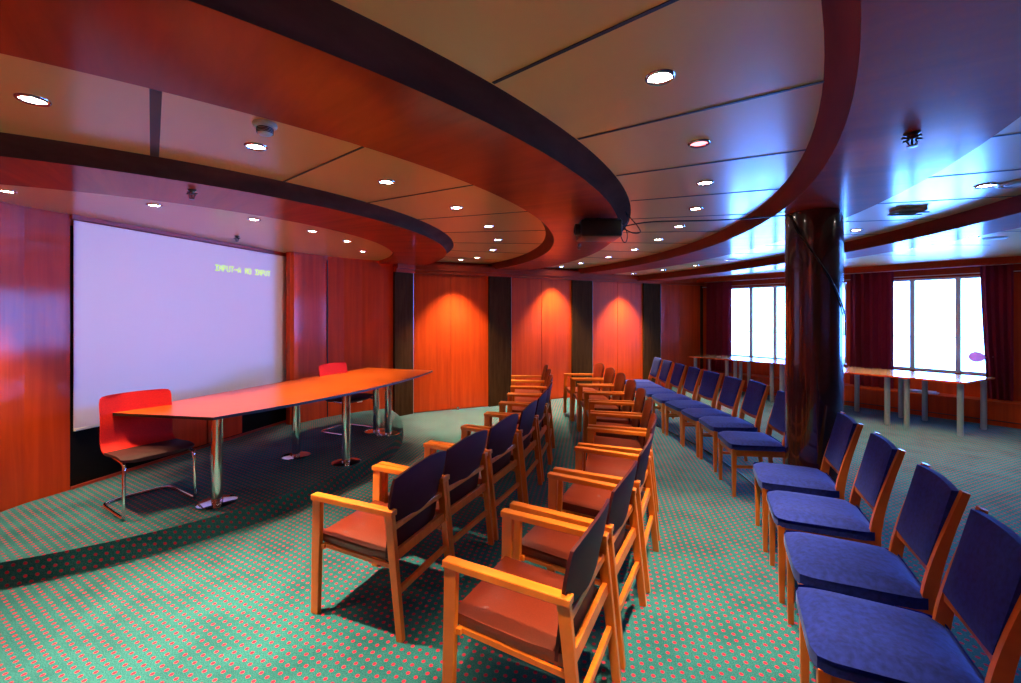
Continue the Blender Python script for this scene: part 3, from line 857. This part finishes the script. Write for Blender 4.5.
msk = M_('MULTIPLY', M_('MULTIPLY', M_('GREATER_THAN', qx, bx0), M_('LESS_THAN', qx, bx1)), M_('MULTIPLY', M_('GREATER_THAN', qy, by0), M_('LESS_THAN', qy, by1)))
nt.links.new(msk, em.inputs['Strength'])
# cables
def cable(pts, r, label):
    bm = bmesh.new(); tube(bm, smooth_path(pts, 8), r, 6); o = mesh_obj('cable', bm, RUBBER, smooth=True)
    tag(o, label, 'cable', 'projector cables'); return o
colc = Vector((2.54,3.73)); rc = .213
def oncol(a, z): return (colc.x+rc*math.cos(R(a)), colc.y+rc*math.sin(R(a)), z)
cable([(.915,3.96,2.47),(1.0,3.93,2.50),(1.25,3.90,2.535),(1.7,3.85,2.535),(2.1,3.79,2.545),(2.30,3.75,2.555)]+[oncol(a,z) for a,z in ((188,2.53),(205,2.40),(225,2.28),(245,2.15),(265,2.02),(285,1.88),(305,1.76),(318,1.70),(330,1.55))], .006,
      'long black cable running from the projector across the ceiling and down the pillar')
cable([(.915,3.90,2.46),(1.02,3.93,2.52),(1.05,4.00,2.60),(1.04,4.03,2.655),(1.06,3.98,2.60),(1.12,3.92,2.50),(1.13,3.88,2.44),(1.06,3.86,2.43),(.98,3.88,2.47),(.915,3.93,2.47)], .005,
      'black cable hanging in a loop beside the projector')
cable([(.915,4.02,2.45),(.97,3.98,2.45),(1.0,3.95,2.37),(1.03,3.95,2.375),(1.04,3.98,2.46),(1.0,4.06,2.6)], .004, 'thin short cable dangling below the projector sockets')

# downlights ------------------------------------------------------------
LPOW = 360
def downlight(x, y, z, label, group, r=.045, power=1.0, mat=None, size=58, col=(1,.79,.44), blend=.75):
    root = empty('downlight', (x,y,z)); tag(root, label, 'ceiling light', group)
    bm = bmesh.new(); lathe(bm, [(r*1.0,-.001),(r*1.06,-.008),(r*1.25,-.009),(r*1.38,-.004),(r*1.40,0)], 28); 
    mesh_obj('bezel', bm, CHROME, root, smooth=True)
    bm = bmesh.new(); lathe(bm, [(0,-.004),(r*.55,-.0035),(r*1.0,-.001)], 28)
    o = mesh_obj('bulb', bm, mat or LAMPG, root, smooth=True)
    ld = bpy.data.lights.new('downlight_beam','SPOT'); ld.energy = LPOW*power; ld.spot_size = R(size); ld.spot_blend = blend; ld.shadow_soft_size = .03; ld.color = col
    lo = bpy.data.objects.new('downlight_beam', ld); COL.objects.link(lo); lo.parent = root; lo.location = (0,0,-.014)
    return root
OL = ['nearest','second','third','fourth','fifth','sixth','seventh','eighth','ninth','tenth','eleventh','twelfth']
def ringlights(R0, z, angs, where, group, r, **kw):
    vis = 0
    for a, show, pw in angs:
        x, y = pol(R0, a)
        nm = show
        downlight(x, y, z, nm, group, r, pw, **kw)
hid = 'recessed downlight behind the camera'
g = 'downlights over the stage'
for i, (a, pw) in enumerate([(-70.5,1.6),(-51,.7),(-34,.7),(-19,.7),(-3.9,.7),(16.4,.8)]):
    x, y = pol(2.5, a)
    downlight(x, y, ZSTG, ['recessed downlight cut by the left edge over the stage','recessed downlight above the upper left of the screen','recessed downlight above the right half of the screen',
      'fourth stage downlight from the left, right of the screen','fifth stage downlight from the left, upper of the close pair','last stage downlight, lower of the close pair before the far wall'][i], g, .040, pw*.6)
g = 'downlights between the first and second rings'
l2 = ['large lit downlight at the far left edge of the ceiling','lit downlight just below the smoke detector','third downlight from the left between the two inner rings','fourth downlight from the left between the two inner rings',
 'fifth downlight from the left between the two inner rings','sixth downlight from the left between the two inner rings','seventh downlight from the left between the two inner rings','eighth downlight from the left, close to the far wall','faint last downlight between the two inner rings beside the far wall']
for i in range(9): 
    x, y = pol(4.32, -56.7+11.5*i+(.25*max(0,i-5)**2))
    if i == 8: x, y = -.86, 7.66
    downlight(x, y, Z2, l2[i], g, .043, [2.2,2.4,.4,.1,.1,.15,.8,1.2,1.6][i], size=58 if i < 8 else 84)
x, y = pol(4.32,-68.2); downlight(x,y,Z2,'recessed downlight out of view behind the left edge',g,.043,2.2)
g = 'downlights between the second and third rings'
l3 = ['largest white downlight at the top of the photo','reddish starry downlight above the projector cables','third downlight from the top right of the projector','fourth downlight from the top right of the projector','fifth downlight in the arc right of the projector',
 'sixth downlight in the arc right of the projector','seventh downlight in the arc, lower right of the projector','eighth downlight in the arc, below the projector','last downlight of the arc, by the far wall below the projector']
for i in range(9):
    x, y = pol(6.34, -36.8+7.4*i+.12*max(0,i-4)**2); downlight(x, y, Z3, l3[i], g, .043, [1.0,.8,1.6,.25,.5,.3,.6,.8,1.4][i], PINKLAMPG if i == 1 else None)
for i in range(3): 
    x, y = pol(6.34,-44.2-9*i); downlight(x,y,Z3,['recessed downlight out of view just past the top edge','recessed downlight out of view right above the camera','recessed downlight out of view behind the camera'][i],g,.043,1.2)
g = 'downlights between the third and fourth rings'
for i, (a, l) in enumerate([(-18.3,'downlight near the right edge between the outer rings'),(-6.8,'downlight just right of the pillar top'),(11.1,'flat downlight left of the pillar between outer rings'),(16.8,'second downlight left of the pillar between outer rings'),(23,'third downlight left of the pillar between outer rings'),(29,'farthest downlight between the outer rings by the far wall')]):
    x, y = pol(8.12, a); downlight(x, y, Z4, l, g, .043, [.12,.12,.12,.3,1.2,1.6][i], size=58 if i < 4 else 86)
g = 'downlights before the windows'
for i, (px, l) in enumerate([(8.0,'small lit downlight beside the pillar before the window curtain'),(2.2,'small downlight above the left part of the right window'),(-2.8,'small downlight above the right part of the right window')]):
    x, y = pol(9.8, px); downlight(x, y, Z5, l, g, .040, .45, size=110)
# wall washers in front of far panels
downlight(1.0, 8.74, Z3, 'tiny downlight close to the far wall, under the lower left end of the wide ring', 'downlights between the second and third rings', .043, 1.4, size=84)

# sprinklers, detector, vents -------------------------------------------
def sprinkler(x, y, z, sc, label):
    r = empty('sprinkler', (x,y,z)); tag(r, label, 'sprinkler', 'ceiling sprinklers')
    bm = bmesh.new(); lathe(bm, [(0,0),(.026*sc,0),(.026*sc,-.005),(.016*sc,-.012),(.012*sc,-.03),(0,-.03)], 18); mesh_obj('flange', bm, BRASS, r, smooth=True)
    bm = bmesh.new(); tube(bm, [(.012*sc,0,-.028),(.020*sc,0,-.042),(.008*sc,0,-.060)], .003*sc, 6); tube(bm, [(-.012*sc,0,-.028),(-.020*sc,0,-.042),(-.008*sc,0,-.060)], .003*sc, 6)
    tube(bm, [(0,0,-.028),(0,0,-.058)], .004*sc, 8); tube(bm, [(-.036*sc,0,-.026),(.036*sc,0,-.026)], .005*sc, 6); tube(bm, [(0,-.036*sc,-.026),(0,.036*sc,-.026)], .005*sc, 6)
    mesh_obj('yoke', bm, BRASS, r)
    bm = bmesh.new(); lathe(bm, [(0,-.060),(.006*sc,-.060),(.017*sc,-.061),(.017*sc,-.064),(0,-.066)], 12); mesh_obj('deflector', bm, BRASS, r)
def at(px, py, z):
    Y = (z-1.72)*445/(314.75-py); return ((px-510.5)/445*Y, Y)
for (px, py, z, sc, l) in ((192,190,2.57,1,'bronze sprinkler on the inner ring above the screen'),(237,236,ZSTG,1,'small sprinkler on the stage ceiling above the screen'),(579,244,2.57,1,'sprinkler on the wide ring just below the projector'),(912,133,2.57,1.25,'dark sprinkler in the blue reflection at the upper right')):
    x, y = at(px, py, z); sprinkler(x, y, z-.0, sc, l)
x, y = at(265,124,Z2)
r = empty('smoke_detector', (x,y,Z2)); tag(r, 'round grey smoke detector on the ceiling by a downlight', 'smoke detector')
bm = bmesh.new(); lathe(bm, [(0,0),(.055,0),(.055,-.012),(.048,-.018),(0,-.018)], 28); mesh_obj('base', bm, WHITE, r, smooth=True)
bm = bmesh.new(); lathe(bm, [(.034,-.018),(.036,-.030),(.036,-.045),(.028,-.054),(0,-.056)], 28)
for k in range(4): lathe(bm, [(.036,-.022-.007*k),(.039,-.024-.007*k),(.036,-.026-.007*k)], 28, mi=1)
mesh_obj('sensor_cap', bm, [WHITE, BLACK], r, smooth=True)
x, y = at(908,210,Z4)
r = empty('ceiling_speaker', (x,y,Z4), R(-10)); tag(r, 'flat slatted rectangular fitting on the ceiling right of the pillar', 'ceiling vent')
bm = bmesh.new(); box(bm, (0,0,-.010), (.20,.15,.02), bev=.004); mesh_obj('housing', bm, WHITE, r)
for k in range(2):
    bm = bmesh.new(); box(bm, (0,-.045+.09*k,-.030), (.23,.060,.014), Matrix.Rotation(R(12),3,'X'), bev=.004); mesh_obj('slat', bm, SATIN, r)
for (px, py, z, l) in ((1017,183,Z4,'round ceiling vent at the right edge'),(995,238,Z5,'flat round ceiling vent above the right curtain'),(731,259.5,Z4,'flat round ceiling vent left of the pillar')):
    x, y = at(px, py, z); r = empty('ceiling_vent', (x,y,z)); tag(r, l, 'ceiling vent', 'round ceiling vents')
    bm = bmesh.new(); lathe(bm, [(.10,0),(.105,-.006),(.09,-.014),(.08,-.012),(.075,-.006)], 32); mesh_obj('rim', bm, WHITE, r, smooth=True)
    bm = bmesh.new(); lathe(bm, [(0,-.012),(.055,-.014),(.062,-.008)], 32); mesh_obj('disc', bm, WHITE, r, smooth=True)
# wall socket on curved stage wall
p = Vector((-2.42,7.14)); r = empty('wall_socket', (p.x,p.y,.36), R(38)); tag(r, 'small white wall socket low on the curved wall behind the far red chair', 'socket')
bm = bmesh.new(); box(bm, (0,0,0), (.085,.012,.085), bev=.003); mesh_obj('socket_plate', bm, WHITE, r)
bm = bmesh.new(); box(bm, (-.018,-.007,0), (.012,.004,.012)); box(bm, (.018,-.007,0), (.012,.004,.012)); mesh_obj('socket_holes', bm, BLACK, r)
# floor cable along the carpet behind the blue chairs
bm = bmesh.new(); tube(bm, [(*pol(7.06-.008*k,k-14), .006) for k in range(0,30)], .006, 6)
tag(mesh_obj('cable', bm, RUBBER), 'thin black cable lying on the carpet under the blue chairs', 'cable')

# ------------------------------------------------------------------ light
w = bpy.data.worlds.new('World'); S.world = w; w.use_nodes = True
bg = w.node_tree.nodes['Background']; bg.inputs[0].default_value = (.08,.27,1,1); bg.inputs[1].default_value = 60
for (a, b, _) in WINS:
    ld = bpy.data.lights.new('window_portal','AREA'); ld.shape = 'RECTANGLE'; ld.size = b-a; ld.size_y = ZT-ZS
    ld.cycles.is_portal = True
    o = bpy.data.objects.new('window_portal', ld); COL.objects.link(o)
    c = st3((a+b)/2, WT+.16, (ZS+ZT)/2); o.location = c
    o.rotation_euler = Vector((-WN.x,-WN.y,0)).to_track_quat('-Z','Y').to_euler()
    o['kind'] = 'structure'

# ------------------------------------------------------------------ camera
cd = bpy.data.cameras.new('Camera'); cam = bpy.data.objects.new('Camera', cd); COL.objects.link(cam)
cam.location = (0,0,1.72); cam.rotation_euler = (R(90),0,0)
cd.sensor_width = 36; cd.lens = 445*36/1021; cd.shift_y = -(341.5-314.75)/1021; cd.clip_start = .05; cd.clip_end = 200
S.camera = cam
S.view_settings.view_transform = 'Standard'; S.view_settings.look = 'None'; S.view_settings.exposure = -0.12; S.view_settings.gamma = 1
S.view_settings.use_curve_mapping = False
